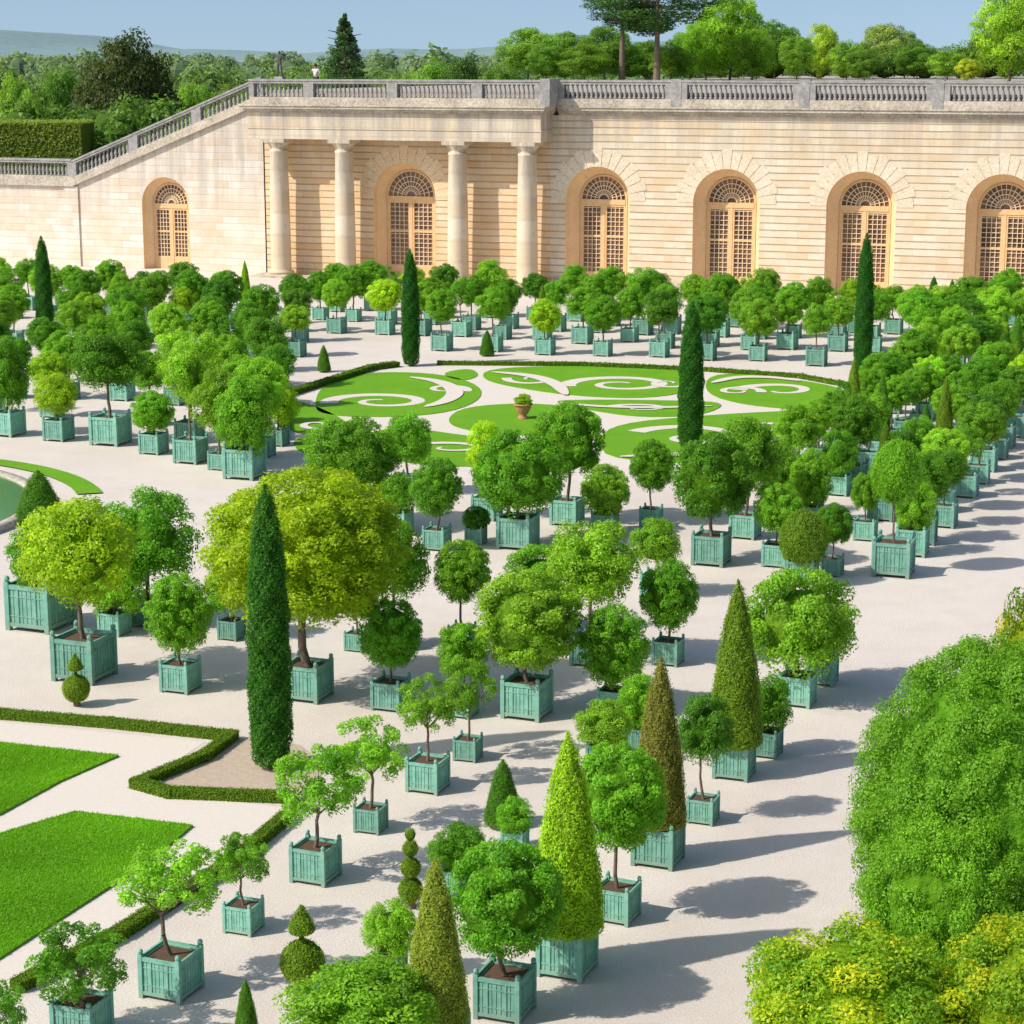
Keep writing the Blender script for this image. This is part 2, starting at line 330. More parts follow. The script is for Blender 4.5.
near=[('ball',505,1026,60,900,116,122,'g'),('cone',567,984,60,732,74,0,'yo'),('ball',617,928,46,797,98,110,'g'),
('cone',658,873,53,657,56,0,'br'),('round',703,828,33,730,62,78,'d'),('cone',734,785,44,580,56,0,'o'),
('round',766,762,34,705,56,64,'g'),('round',797,712,40,622,122,116,'l'),('round',822,690,34,640,60,80,'g'),
('cone',437,1080,64,857,64,0,'br2'),('round',362,1108,64,1012,170,100,'g'),('airy',172,1005,58,885,112,94,'l'),
('airy',83,1050,56,965,104,92,'g'),('airy',-2,1085,46,1012,70,70,'g'),('airy',244,938,38,862,64,62,'g'),('airy',316,889,48,790,100,94,'l'),
('airy',371,837,33,752,80,80,'l'),('airy',428,798,42,706,66,70,'l'),('airy',468,765,29,690,60,72,'g'),
('round',515,856,28,828,42,42,'g'),('round',390,985,34,932,60,70,'l'),('round',458,900,34,850,64,56,'g'),
('round',603,775,34,735,62,54,'l'),('round',640,755,30,705,54,64,'g'),('ball',527,726,50,622,112,104,'l'),('round',462,722,32,652,58,62,'g'),
('ball',391,716,38,634,64,74,'g'),('big',308,708,48,553,208,168,'y'),('ball',181,698,38,614,70,84,'g'),
('round',85,690,58,553,124,118,'yl'),('round',42,640,62,570,70,76,'g'),('round',150,632,36,540,112,106,'g'),('round',115,640,30,590,70,70,'g'),
('round',232,644,26,590,60,60,'g'),('round',395,655,34,560,74,92,'g'),('round',357,655,24,600,50,50,'g'),
('ball',613,719,32,647,74,88,'g'),('ball',668,670,32,596,60,74,'g'),('ball',462,653,28,572,60,64,'g'),
('round',590,672,40,565,98,98,'l'),('round',655,602,30,545,56,54,'g'),('round',540,640,34,580,84,76,'g'),
('ball',518,556,42,474,92,90,'g'),('ball',567,531,34,442,74,78,'g'),('ball',437,555,28,488,54,62,'g'),('ball',651,531,24,466,46,54,'g'),
('ball',711,572,40,478,82,90,'g'),('round',745,544,32,460,74,86,'g'),('ball',776,572,30,508,50,54,'g'),('dball',802,592,34,545,50,62,'o'),
('ball',832,580,24,525,40,44,'g'),('dball',893,584,46,472,52,66,'g'),('round',912,562,36,512,46,62,'g'),('ball',605,540,28,492,50,56,'l'),
('round',487,525,30,452,48,62,'yl'),('round',408,500,26,440,54,60,'g'),('ball',355,536,40,458,90,84,'g'),('round',330,500,30,450,54,62,'g'),
('round',398,540,30,500,44,50,'g'),('ball',476,548,22,522,30,26,'d'),('ball',865,545,26,492,32,44,'g'),
('round',780,520,28,470,50,54,'g'),('ball',810,530,26,480,46,62,'g'),('round',838,500,26,455,44,54,'g'),('round',700,520,26,470,46,52,'g'),
('round',8,442,32,375,50,84,'g'),('round',59,446,28,395,48,48,'yl'),('round',111,452,38,362,78,64,'g'),('ball',154,459,27,412,46,42,'g'),
('round',191,469,32,375,56,72,'l'),('airy',190,448,28,360,72,76,'l'),('round',220,474,22,405,62,72,'l'),('round',245,486,40,420,68,86,'g'),
('round',262,462,26,388,58,66,'l'),('dball',243,470,26,440,40,54,'o'),('round',150,430,24,372,42,46,'g'),('round',278,450,22,400,48,58,'yl')]
for q in near: potted(*q)
def auto(x,y,big=1.0,pc=.05,md=1.6):
    if any((x-a)**2+(y-b)**2<md**2 for a,b in placed): return
    k=rng.choice(['round','ball','ball','airy'],p=[.35,.25,.28,.12]);c=rng.choice(['g','g','g','l','yl','d'],p=[.3,.2,.1,.24,.08,.08])
    r=big*(.76+.32*rng.random());w=.74+.22*rng.random()
    if rng.random()<pc: potted('cone',0,0,w,w+1.4+1.4*rng.random(),.38,0,rng.choice(['o','d','d','o','yo']),(x,y));return
    potted(k,0,0,w,w+.18+r+.4*rng.random(),r,r*(.85+.25*rng.random()),c,(x,y))
for v0,u0,u1,du in[(352,440,850,53),(339,300,1010,41),(328,315,1005,40),(318,335,1000,40)]:
    u=u0
    while u<u1:
        vv=v0+.04*(u-500)+rng.normal(0,1.);uu=u+rng.normal(0,4);x,y,t=G(uu,vv);auto(x,y,1.08);u+=du
for vv0,du,st in[(420,62,-8),(402,52,20),(384,46,0),(367,43,-6),(351,41,10),(337,38,-5),(325,37,12),(315,36,0)]:
    u=st
    while u<(285 if vv0>360 else 330):
        uu=u+rng.normal(0,4);x,y,t=G(uu,vv0+.04*(u-150)+rng.normal(0,1.3))
        if not (28<uu<66 and 335<vv0<372): auto(x,y,1.04)
        u+=du
for k,va,vb,bg_ in[(.78,490,318,.98),(.865,500,318,.9),(1.0,535,320,.9),(1.14,560,322,.9)]:
    v=va
    while v>vb:
        u=1344-(v-60)/k
        x,y,t=G(u,v);
        if u<1036: auto(x+rng.normal(0,.1),y,bg_,.22,1.5)
        dv=2.45*math.cos(AX)*(v-60)**2/(H*2148);v-=dv
print('trees',cnt[0])
# in-ground topiaries
def topiary(u,vb,w,vt,kind,c,name,label,cat,h0=2.52,r0=.5):
    x,y,t=G(u,vb);px=FPX/t;z=Zat(y,vt)
    e=ob(name,None,(x,y,0),label=label,cat=cat);ob('crown',CR[kind][0],(0,0,.06),rng.random()*6,(w/2/px/r0,)*2+(z/h0,),parent=e,color=COL[c])
    A=Acc();A.tube((0,0,0),(0,0,.5),.09,.07,8);ob('trunk',A.mesh('trunk',[BARK]),parent=e)
    return e
for u,vb,w,vt in[(272,768,42,487),(46,345,17,237),(411,366,18,250),(690,450,25,303),(862,376,18,234)]:
    topiary(u,vb,w,vt,'cypress','c','cypress_tree','tall narrow deep green column cypress on gravel','cypress tree',4.76,.35)
for u,vb,w,vt,c in[(503,826,38,762,'d'),(40,522,48,472,'d'),(487,356,15,331,'d'),(324,372,14,346,'d'),(933,305,14,277,'c'),(951,312,12,280,'c'),(247,1045,26,983,'d')]:
    topiary(u,vb,w,vt,'cone',c,'cone_topiary','small dark green clipped cone shrub in gravel','topiary')
tier=[(.02,0)]+[(.5*math.cos(q)+.001,.5+.45*math.sin(q)) for q in np.linspace(-1.3,1.3,9)]+[(.06,1.0),(.06,1.12),(.3,1.15),(.28,1.25),(.14,1.5),(.02,1.68)]
CR['tier']=[lathe_crown('tier_crown',tier,9500,.024,99,.03,.9,.6)]
for u,vb,w,vt,c in[(303,990,46,908,'o'),(77,706,28,655,'o')]:
    topiary(u,vb,w,vt,'tier',c,'tiered_topiary','small topiary with ball base and pointed tip','topiary',1.68,.5)
t3=[(.02,0)]
for zz,rr in((.45,.45),(1.15,.36),(1.75,.28),(2.2,.18)): t3+=[(rr*math.cos(q)+.03,zz+rr*.85*math.sin(q)) for q in np.linspace(-1.4,1.4,8)]
t3+=[(.01,2.4)]
CR['tier3']=[lathe_crown('stacked_crown',t3,10000,.024,98,.03,.9,.6)]
topiary(411,908,26,830,'tier3','o','stacked_topiary','stacked ball topiary clipped in olive green tiers','topiary',2.4,.48)
# ------------------------------------------------------------------ ground, lawns, paths, pool
A=Acc();A.poly([(-6000,-6000,0),(6000,-6000,0),(6000,9000,0),(-6000,9000,0)])
ob('ground',A.mesh('ground',[GRAVEL]),(FOOT[0],FOOT[1],0),-AX,kind='structure')
def smoothpoly(P,it=2):
    P=[np.array(p,float) for p in P]
    for _ in range(it):
        Q=[]
        for i in range(len(P)):
            a,b=P[i],P[(i+1)%len(P)];Q+=[a*.75+b*.25,a*.25+b*.75]
        P=Q
    return P
def sheet(name,uv,z,mat,sm=0,thick=0):
    if sm: uv=smoothpoly(uv,sm)
    pts=[G(*p)[:2] for p in uv]
    A=Acc();A.poly([(x,y,z) for x,y in pts])
    if thick:
        n=len(pts)
        for i in range(n):
            a,b=pts[i],pts[(i+1)%n];A.poly([(a[0],a[1],0),(b[0],b[1],0),(b[0],b[1],z),(a[0],a[1],z)])
    o=ob(name,A.mesh(name,[mat]),kind='structure');return o,pts
sheet('parterre_path',[(284,398),(372,371),(480,364),(700,371),(850,387),(815,430),(770,470),(430,470),(288,446)],.004,SAND)
lawns=[[(314,405),(320,388),(345,377),(380,372),(442,374),(482,386),(480,402),(440,415),(370,418),(320,415)],
[(486,369),(560,366),(640,369),(705,372),(700,390),(650,399),(580,397),(520,389),(481,380)],
[(708,374),(760,375),(842,387),(847,398),(814,411),(745,406),(704,394)],
[(445,420),(464,407),(530,403),(587,409),(606,421),(584,433),(520,437),(459,430)],
[(545,401),(600,400),(680,401),(729,403),(704,416),(640,418),(591,411)],
[(597,440),(616,424),(700,416),(790,411),(829,412),(800,444),(770,465),(610,462)],
[(286,402),(306,402),(345,420),(353,431),(300,436),(283,425)],
[(350,438),(400,426),(462,436),(520,441),(567,446),(540,467),(400,467)],
[(438,374),(470,368),(481,376),(462,382)],[(290,437),(342,437),(390,463),(300,456)]]
for l in lawns: sheet('lawn',l,.03,GRASS,2,1)
zr=[.032]
def ribbon(name,uv,w,mat,both=True):
    zr[0]+=.0025;z=zr[0]
    P=[np.array(G(*p)[:2]) for p in uv];A=Acc();V=[]
    n=len(P)
    for i in range(n):
        d=P[min(i+1,n-1)]-P[max(i-1,0)];d/=np.linalg.norm(d)+1e-9;q=np.array([-d[1],d[0]]);f=i/(n-1)
        ww=w*(max(.12,math.sin(math.pi*f))**.7 if both else (1-.75*f))
        V+=[(*(P[i]+q*ww/2),z),(*(P[i]-q*ww/2),z)]
    A.add(V,[[2*i,2*i+1,2*i+3,2*i+2] for i in range(n-1)]);ob(name,A.mesh(name,[mat]),kind='structure')
def spiral(cu,cv,ru,rv,turns,ph,dirn=1,w=1.0):
    q=np.linspace(0,1,70);uv=[(cu+ru*(1-.8*t)*math.cos(ph+dirn*t*turns*6.283),cv+rv*(1-.8*t)*math.sin(ph+dirn*t*turns*6.283)) for t in q]
    ribbon('scroll_path',uv,w,SAND,False)
def crv(w,*uv):
    P=[np.array(p,float) for p in uv]
    for _ in range(3):
        Q=[P[0]]
        for a,b in zip(P[:-1],P[1:]): Q+=[a*.75+b*.25,a*.25+b*.75]
        P=Q+[P[-1]]
    ribbon('scroll_path',P,w,SAND)
spiral(382,402,54,8,1.3,2.9,1,.85);spiral(622,385,56,8,1.4,2.9,1,.85);spiral(780,391,42,7,.9,3.2,1,.8);spiral(690,438,60,12,1.0,3.6,1,.85)
for a in((446,390,22,4.5,1.1,.5,-1,.5),(532,380,26,5,1.1,3.4,-1,.5),(668,384,22,4.5,1.,.2,1,.45),(738,392,24,4.5,1.1,.3,-1,.5),(640,409,34,4,1.,3.3,1,.45),(762,430,34,7,1.1,.4,-1,.55),(450,449,42,6,1.1,3.,1,.55),(318,426,22,5,1.,.3,1,.5)): spiral(*a)
crv(.8,(410,378),(440,382),(458,392),(448,402),(425,408));crv(.8,(492,373),(530,376),(556,384),(566,396))
crv(.5,(560,404),(600,408),(660,409),(712,407))
crv(.7,(712,384),(735,378),(770,378),(800,382));crv(.7,(620,458),(680,456),(740,452),(790,436))
def blades(pts,n,name):
    P=np.array(pts);mn,mx=P.min(0),P.max(0);Q=mn+(mx-mn)*rng.random((n,2));ins=np.zeros(n,bool)
    j=len(P)-1
    for i in range(len(P)):
        a,b=P[i],P[j];c=((a[1]>Q[:,1])!=(b[1]>Q[:,1]))&(Q[:,0]<(b[0]-a[0])*(Q[:,1]-a[1])/(b[1]-a[1]+1e-12)+a[0]);ins^=c;j=i
    Q=Q[ins];m=len(Q);a=rng.random(m)*6.283;dx=np.cos(a)*.012;dy=np.sin(a)*.012;h=.025+.03*rng.random(m);lx=rng.normal(0,.025,m);ly=rng.normal(0,.025,m)
    z0=np.full(m,.045);V=np.stack([np.stack([Q[:,0]-dx,Q[:,1]-dy,z0],1),np.stack([Q[:,0]+dx,Q[:,1]+dy,z0],1),np.stack([Q[:,0]+lx,Q[:,1]+ly,z0+h],1)],1).reshape(-1,3)
    t=.48+.14*np.sin(Q[:,0]*1.1+Q[:,1]*.4)+.12*np.sin(Q[:,1]*2.1-Q[:,0]*.7)+rng.normal(0,.13,m)
    A=Acc();A.add(V,np.arange(3*m).reshape(m,3),0,np.clip(t,0,1));ob(name,A.mesh(name,[LEAF]),kind='stuff',color=(.23,.52,.014))
for l in([(-90,735),(0,744),(119,757),(60,783),(0,816),(-90,850)],[(-90,880),(0,835),(75,813),(193,827),(150,863),(80,908),(0,960),(-90,1015)]):
    o,p=sheet('lawn',l,.05,GRASS,0,1);blades(p,90000,'lawn_grass')
sheet('parterre_path',[(-90,722),(0,722),(205,742),(135,789),(285,808),(270,830),(110,940),(0,1010),(-90,1050)],.004,SAND)
sheet('soil_bed',[(165,780),(232,738),(300,745),(330,770),(285,797),(170,795)],.008,BED)
def hedge(uv,w,h,label,dens=900,lf=.03):
    P=[np.array(G(*p)[:2]) for p in uv];A=Acc()
    for i in range(len(P)-1):
        a,b=P[i],P[i+1];L=np.linalg.norm(b-a);d=(b-a)/L;q=np.array([-d[1],d[0]])
        a2=a-d*w*.4;b2=b+d*w*.4;hw=w*.44
        c=[a2-q*hw,b2-q*hw,b2+q*hw,a2+q*hw];A.hexa([(*k,0) for k in c]+[(*k,h*.93+.001*i) for k in c],1)
        n=int(dens*L*(w+2*h));t=rng.random(n)*(L+w*.8)-w*.4;s=rng.random(n)*(w+2*h)
        off=np.where(s<h,-w/2,np.where(s>h+w,w/2,s-h-w/2));z=np.where(s<h,s,np.where(s>h+w,s-h-w,h));nz=((s>=h)&(s<=h+w))*1.
        XY=a[None]+d[None]*t[:,None]+q[None]*off[:,None];Pp=np.concatenate([XY,z[:,None]],1)+rng.normal(0,.012,(n,3))
        Nn=np.concatenate([q[None]*np.sign(off)[:,None]*(1-nz)[:,None],nz[:,None]],1)
        A.leaves(Pp,Nn,lf,.4,.6,0,rng.random(n)*.8)
    ob('box_hedge',A.mesh('box_hedge',[LEAF,CORE]),color=(.15,.29,.02),label=label,cat='hedge')
hedge([(-60,713),(0,718),(110,727),(232,740),(205,760),(137,788),(170,797),(290,802)],.27,.21,'low clipped box hedge zigzagging around the lawn',2600,.018)
hedge([(285,822),(235,865),(120,938),(20,990)],.27,.21,'low clipped box hedge beside the clipped lawn',2600,.018)
hedge([(284,440),(283,398),(372,370),(395,367)],.4,.28,'low box hedge at the parterre corner',250,.05)
hedge([(440,365),(580,366),(700,371),(800,378),(852,388),(835,412)],.35,.2,'low box hedge bordering the scrolled parterre',250,.05)
# pool
A=Acc();cx,cy=-25.0,69.5;R=8.5
A.lathe([(R-.02,-.3),(R,.0),(R,.2),(R+.1,.24),(R+.4,.24),(R+.45,.18),(R+.45,0)],72);ob('pool_rim',A.mesh('pool_rim',[CORN],True),(cx,cy,0),kind='structure')
A=Acc();A.poly([(R*math.cos(q),R*math.sin(q),.15) for q in np.linspace(0,6.2832,72,endpoint=False)]);ob('water',A.mesh('water',[WATER]),(cx,cy,0),kind='structure')
A=Acc();a=np.linspace(.3,1.6,40);V=[]
for q in a: V+=[((R+1.6)*math.cos(q),(R+1.6)*math.sin(q),.05),((R+2.5)*math.cos(q),(R+2.5)*math.sin(q),.05)]
A.add(V,[[2*i,2*i+1,2*i+3,2*i+2] for i in range(39)]);ob('lawn',A.mesh('lawn',[GRASS]),(cx,cy,0),kind='structure')
x,y,t=G(523,419);e=ob('terracotta_pot',None,(x,y,.03),label='terracotta urn with small clipped plant on lawn',cat='plant pot')
A=Acc();A.lathe([(.3,0),(.32,.1),(.2,.18),(.3,.35),(.48,.75),(.5,.9),(.58,.95),(.58,1.03),(.48,1.03),(.42,.9),(.001,.9)],20);ob('urn',A.mesh('urn',[TERRA],True),parent=e,scale=(.72,.72,.62))
ob('plant',CR['round'][0],(0,0,.78),0,(.42,.42,.3),parent=e,color=COL['yl'])
# ------------------------------------------------------------------ big shrubs at the near side
def shrub(x,y,r,h,c,label,seed,n=20000,leaf=.036,name='golden_shrub',nc=90,cr=.22,core=.7,shell=.8,zc=.52,rmin=.6,mat=None,var=.2,tilt=.7):
    e=ob(name,None,(x,y,0),label=label,cat='shrub')
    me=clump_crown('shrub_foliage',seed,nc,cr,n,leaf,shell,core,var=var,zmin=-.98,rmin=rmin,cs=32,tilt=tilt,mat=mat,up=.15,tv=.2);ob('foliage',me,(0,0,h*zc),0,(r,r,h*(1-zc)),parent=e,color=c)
    ob('trunk',TRK[1],(0,0,0),0,(r*.7,r*.7,h*.5),parent=e)
shrub(8.45,33.5,2.7,5.6,(.14,.36,.022),'large rounded dark green yew beside the gravel path',201,200000,.0095,'yew_shrub',650,.095,.87,.93,.45,.93,None,.06,.55)
shrub(6.9,31.2,1.5,3.5,(.19,.44,.025),'rounded bright green shrub beside the clipped yew',202,90000,.0145,'yew_shrub',330,.13,.82,.9,.45,.9,None,.08,.55)
shrub(10.9,35.0,2.3,4.9,(.14,.36,.022),'large rounded green yew next to another yew',203,150000,.0105,'yew_shrub',600,.095,.87,.93,.45,.93,None,.06,.55)
shrub(5.0,27.6,1.9,3.2,(.28,.48,.02),'loose golden yellow green shrub beside the gravel path',210,64000,.019,cr=.16,nc=210,mat=GOLD,var=.24)
shrub(7.3,27.2,1.6,3.5,(.32,.48,.02),'golden yellow shrub with loose branching foliage',211,56000,.02,cr=.16,nc=190,mat=GOLD,var=.24)
shrub(10.75,41.5,1.1,4.6,(.42,.50,.02),'yellow leaved shrub next to the clipped yew',212,26000,.027,mat=GOLD)
# ------------------------------------------------------------------ orangery building
B=ob('orangery_building',None,(FOOT[0],FOOT[1],0),-AX,label='long pale limestone orangery with arched doors and columned portico',cat='building')
W=ob('stair_wall',None,(FOOT[0],FOOT[1],0),-AX,label='limestone stair wing wall with sloping balustrade and arched window',cat='wall')
def arcpts(c,r,zs,n=20): return [(c-r*math.cos(q),zs+r*math.sin(q)) for q in np.linspace(0,math.pi,n+1)]
def archbay(A,s0,s1,c,r,zs,top,y=0,zb=0):
    ap=arcpts(c,r,zs);h=len(ap)//2
    L=[(c-r,zb)]+ap[:h+1]+[(c,top(c)),(s0,top(s0)),(s0,zb)]
    R=[(c+r,zb),(s1,zb),(s1,top(s1)),(c,top(c))]+ap[h:]
    A.poly([(a,y,b) for a,b in L]);A.poly([(a,y,b) for a,b in R])
def reveal(P,c,r,ri,zs,d,y=0):
    A=Acc();o=[(c-r,0)]+arcpts(c,r,zs)+[(c+r,0)];i=[(c-ri,0)]+arcpts(c,ri,zs)+[(c+ri,0)]
    V=[(a,y,b) for a,b in o]+[(a,y+d*.45,b) for a,b in o]+[(a,y+d,b) for a,b in i];n=len(o)
    A.add(V,[[k*n+j,k*n+j+1,(k+1)*n+j+1,(k+1)*n+j] for k in range(2) for j in range(n-1)])
    ob('arch_reveal',A.mesh('arch_reveal',[REVEAL]),parent=P)
def arcband(A,c,z,r0,r1,y0,y1,q0=0,q1=math.pi,n=18):
    q=np.linspace(q0,q1,n+1)
    for a,b in zip(q[:-1],q[1:]):
        P=[(c-r0*math.cos(a),z+r0*math.sin(a)),(c-r1*math.cos(a),z+r1*math.sin(a)),(c-r1*math.cos(b),z+r1*math.sin(b)),(c-r0*math.cos(b),z+r0*math.sin(b))]
        A.hexa([(p[0],y0,p[1]) for p in P]+[(p[0],y1,p[1]) for p in P])
def window(parent,c,ri,zs,y,name='arched_door'):
    F=Acc();o=.14
    F.box(c-ri,c-ri+o,y-.12,y+.05,0,zs);F.box(c+ri-o,c+ri,y-.12,y+.05,0,zs)
    arcband(F,c,zs,ri-o,ri,y-.12,y+.05)
    F.box(c-ri+o,c+ri-o,y-.15,y+.05,zs-.34,zs)
    F.box(c-.10,c+.10,y-.13,y+.05,0,zs-.34)
    for a,b in((c-ri+o,c-.10),(c+.10,c+ri-o)):
        F.box(a,a+.12,y-.1,y+.05,0,zs-.34);F.box(b-.12,b,y-.1,y+.05,0,zs-.34)
        F.box(a+.12,b-.12,y-.1,y+.05,0,.9);F.box(a+.12,b-.12,y-.1,y+.05,zs*.56,zs*.56+.14);F.box(a+.12,b-.12,y-.1,y+.05,zs-.48,zs-.34)
    M=Acc()
    for a,b in((c-ri+o+.12,c-.22),(c+.22,c+ri-o-.12)):
        for k in(1,2,3): x=a+(b-a)*k/4;M.box(x-.02,x+.02,y-.07,y+.03,.9,zs-.48)
        z=.9
        while z<zs-.5: M.box(a,b,y-.06,y+.02,z-.02,z+.02);z+=.31
    R=ri-o
    for k in range(1,14):
        q=math.pi*k/14;dx,dz=-math.cos(q),math.sin(q);r0=R*.22;px,pz=-dz*.02,dx*.02
        P=[(c+dx*r0-px,zs+dz*r0-pz),(c+dx*R-px,zs+dz*R-pz),(c+dx*R+px,zs+dz*R+pz),(c+dx*r0+px,zs+dz*r0+pz)]
        M.hexa([(p[0],y-.07,p[1]) for p in P]+[(p[0],y+.02,p[1]) for p in P])
    for rr in(.22,.41,.6,.8): arcband(M,c,zs,R*rr-.025,R*rr+.025,y-.08,y+.03)
    Gm=Acc();Gm.poly([(a,y+.04,b) for a,b in [(c-ri,0)]+arcpts(c,ri,zs)+[(c+ri,0)]])
    e=ob(name,None,parent=parent);ob('frame',F.mesh('frame',[WOOD]),parent=e);ob('muntin_grid',M.mesh('muntin_grid',[MUNT]),parent=e);ob('glass',Gm.mesh('glass',[GLASS]),parent=e)
VST=simple('voussoir_stone',(.62,.51,.36),(.78,.68,.52),.8,.9,.2)
VSP=simple('warm_voussoir_stone',(.66,.48,.28),(.79,.62,.40),.8,.9,.2)
def vous(parent,c,r,zs,mat,y=0,n=15,L=1.15):
    A=Acc()
    for k in range(n):
        a=math.pi*k/n+.011;b=math.pi*(k+1)/n-.011;arcband(A,c,zs,r+.001,r+L*(1.12 if k%2==1 else .95),y-.025,y+.01,a,b,2)
    ob('arch_surround',A.mesh('arch_surround',[mat]),parent=parent)
ZS=5.8;ZP=5.7
arch=[-45.95+8.9*i for i in range(5)]
A=Acc();ed=[-49.3]+[(a+b)/2 for a,b in zip(arch[:-1],arch[1:])]+[-6.5]
for i,c in enumerate(arch): archbay(A,ed[i],ed[i+1],c,2.25,ZS,lambda s:11.4)
A.poly([(-6.5,0,0),(-6.5,6,0),(-6.5,6,11.4),(-6.5,0,11.4)])
ob('wall',A.mesh('wall',[STONE]),parent=B)
A=Acc();archbay(A,-70.9,-49.3,-60.1,2.35,ZP,lambda s:9.7);ob('portico_wall',A.mesh('portico_wall',[STONEP]),parent=B)
for c in arch: reveal(B,c,2.25,1.68,ZS,1.35);window(B,c,1.68,ZS,1.4);vous(B,c,2.25,ZS,VST)
reveal(B,-60.1,2.35,1.85,ZP,1.2);window(B,-60.1,1.85,ZP,1.25);vous(B,-60.1,2.35,ZP,VSP)
for a,b in zip([-49.2]+[c+2.3 for c in arch],[c-2.3 for c in arch]+[-6.5]):
    A=Acc();A.box(a,b,-.16,-.003,0,.55);ob('base_course',A.mesh('base_course',[CORN]),parent=B)
ENT=ashlar('entablature_stone',(.66,.56,.42),(.40,.34,.26),(.77,.68,.53),2.2,.58,.4,.25,.5,.4,6.5,1.0)
A=Acc();A.box(-71,-49.2,-2.2,0.1,9.65,10.35);A.box(-71.05,-49.15,-2.25,0.1,10.35,10.47);A.box(-71,-49.2,-2.2,.1,10.47,11.45)
ob('entablature',A.mesh('entablature',[ENT]),parent=B)
A=Acc()
for k,(h0,h1,o) in enumerate([(0,.12,.1),(.12,.27,.25),(.27,.45,.42),(.45,.55,.5)]): A.box(-71-o*.9,-49.2+o*.9,-2.2-o,2.2+.002*k,11.45+h0,11.45+h1)
ob('portico_cornice',A.mesh('portico_cornice',[CORN]),parent=B)
A=Acc()
for k,(h0,h1,o) in enumerate([(0,.14,.1),(.14,.3,.25),(.3,.5,.42),(.5,.597,.5)]): A.box(-48.7,-6,-o,2.2,11.4+h0,11.4+h1)
ob('cornice',A.mesh('cornice',[CORN]),parent=B)
A=Acc();cp=[(.82,0),(.82,.25),(.8,.27),(.9,.3),(.9,.42),(.74,.5),(.72,.6),(.71,3),(.67,6),(.61,8.7),(.65,8.75),(.65,8.85),(.6,8.87),(.6,9.1),(.8,9.32),(.82,9.4)]
A.lathe(cp,28);A.box(-.85,.85,-.85,.85,-.0,.24);A.box(-.84,.84,-.84,.84,9.4,9.649)
CM=A.mesh('column',[COLM],True)
for p in CM.polygons:
    if p.vertices[0]>=len(cp)*28: p.use_smooth=False
for c in(-69.05,-64.0,-55.5,-50.45): ob('column',CM,(c,-1.4,0),parent=B)
A=Acc();A.box(-71,-49.2,-2.4,-.003,0,.12);ob('portico_step',A.mesh('portico_step',[CORN]),parent=B)
# balustrades
A=Acc();A.lathe([(.09,0),(.12,.02),(.12,.1),(.06,.14),(.12,.32),(.11,.45),(.05,.72),(.07,.76),(.11,.8),(.11,.9)],8);BAL=A.mesh('baluster',[GREYS],True)
def balus(parent,s0,s1,y,z0,z1,panel=True):
    e=ob('balustrade',None,parent=parent);A=Acc();d=s1-s0;zf=lambda s:z0+(z1-z0)*(s-s0)/d;pw=.38
    A.sbox(s0,s1,y-.28,y+.28,z0,z1,.5);ob('plinth',A.mesh('plinth',[CORN]),parent=e)
    A=Acc();A.sbox(s0,s1,y-.25,y+.25,z0+1.42,z1+1.42,.16);A.sbox(s0-.01,s1+.01,y-.3,y+.3,z0+1.58,z1+1.58,.14);ob('rail',A.mesh('rail',[GREYS]),parent=e)
    A=Acc();A.box(s0,s0+pw,y-.27,y+.27,zf(s0)+.3,zf(s0+.2)+1.6);ob('pier',A.mesh('pier',[GREYS]),parent=e)
    A=Acc();A.box(s1-pw,s1,y-.27,y+.27,zf(s1-pw)+.3,zf(s1-.2)+1.45);ob('pier',A.mesh('pier',[GREYS]),parent=e)
    n=int((d-2*pw-.1)/.32)
    for k in range(n):
        s=s0+pw+.05+(d-2*pw-.1)*(k+.5)/n;ob('baluster',BAL,(s,y,zf(s)+.51),0,(1,1,1.04),parent=e)
for a,b in((-70.9,-66.3),(-66.3,-60.0),(-60.0,-53.8),(-53.8,-49.3)): balus(B,a,b,-1.85,12.0,12.0)
for i in range(5): balus(B,-48.6+8.5*i,-48.6+8.5*(i+1)-.7,-.2,12.0,12.0)
for i in range(5):
    A=Acc();A.box(-48.6+8.5*(i+1)-.7+.003,-48.6+8.5*(i+1)-.003,-.5,.1,12.0,13.78);ob('solid_pier',A.mesh('solid_pier',[GREYS]),parent=B)
A=Acc();A.box(-49.29,-48.603,-2.15,.15,12.0,13.79);ob('solid_pier',A.mesh('solid_pier',[GREYS]),parent=B)
# wing wall
top=lambda s: 5.9 if s<=-86.8 else 5.9+(s+86.8)/15.8*6.1
A=Acc();archbay(A,-86.8,-71.0,-79.1,1.95,4.75,top);A.box(-108,-86.8,-.02,1.2,0,5.9)
A.box(-87.6,-86.4,-.12,.4,0,5.9)
ob('wall',A.mesh('wall',[STONE2]),parent=W)
reveal(W,-79.1,1.95,1.5,4.75,.9)
window(W,-79.1,1.5,4.75,.95,'arched_window')
A=Acc();A.box(-108,-86.8,-.25,1.1,5.9,6.2);A.sbox(-86.8,-71,-.25,1.1,5.9,12.0,.3);ob('coping',A.mesh('coping',[CORN]),parent=W)
for i in range(3): balus(W,-86.8-6.9*(i+1),-86.8-6.9*i,.1,6.15,6.15)
for i in range(3): balus(W,-86.8+5.27*i,-86.8+5.27*(i+1),.1,top(-86.8+5.27*i)+.15,top(-86.8+5.27*(i+1))+.15)
A=Acc()
for i in range(38): A.box(-86.8+i*.415,-71,1.2,12,i*.16+5.8 if i else 0,i*.16+5.96)
ob('stairs',A.mesh('stairs',[CORN]),parent=W)
A=Acc();A.box(-71,140,2.2,150,0,12.9);A.box(-71,140,.25,2.2,12.0,12.9);ob('terrace',A.mesh('terrace',[simple('terrace_stone',(.35,.31,.26),(.48,.42,.35),.6,.95)]),(FOOT[0],FOOT[1],0),-AX,kind='structure')
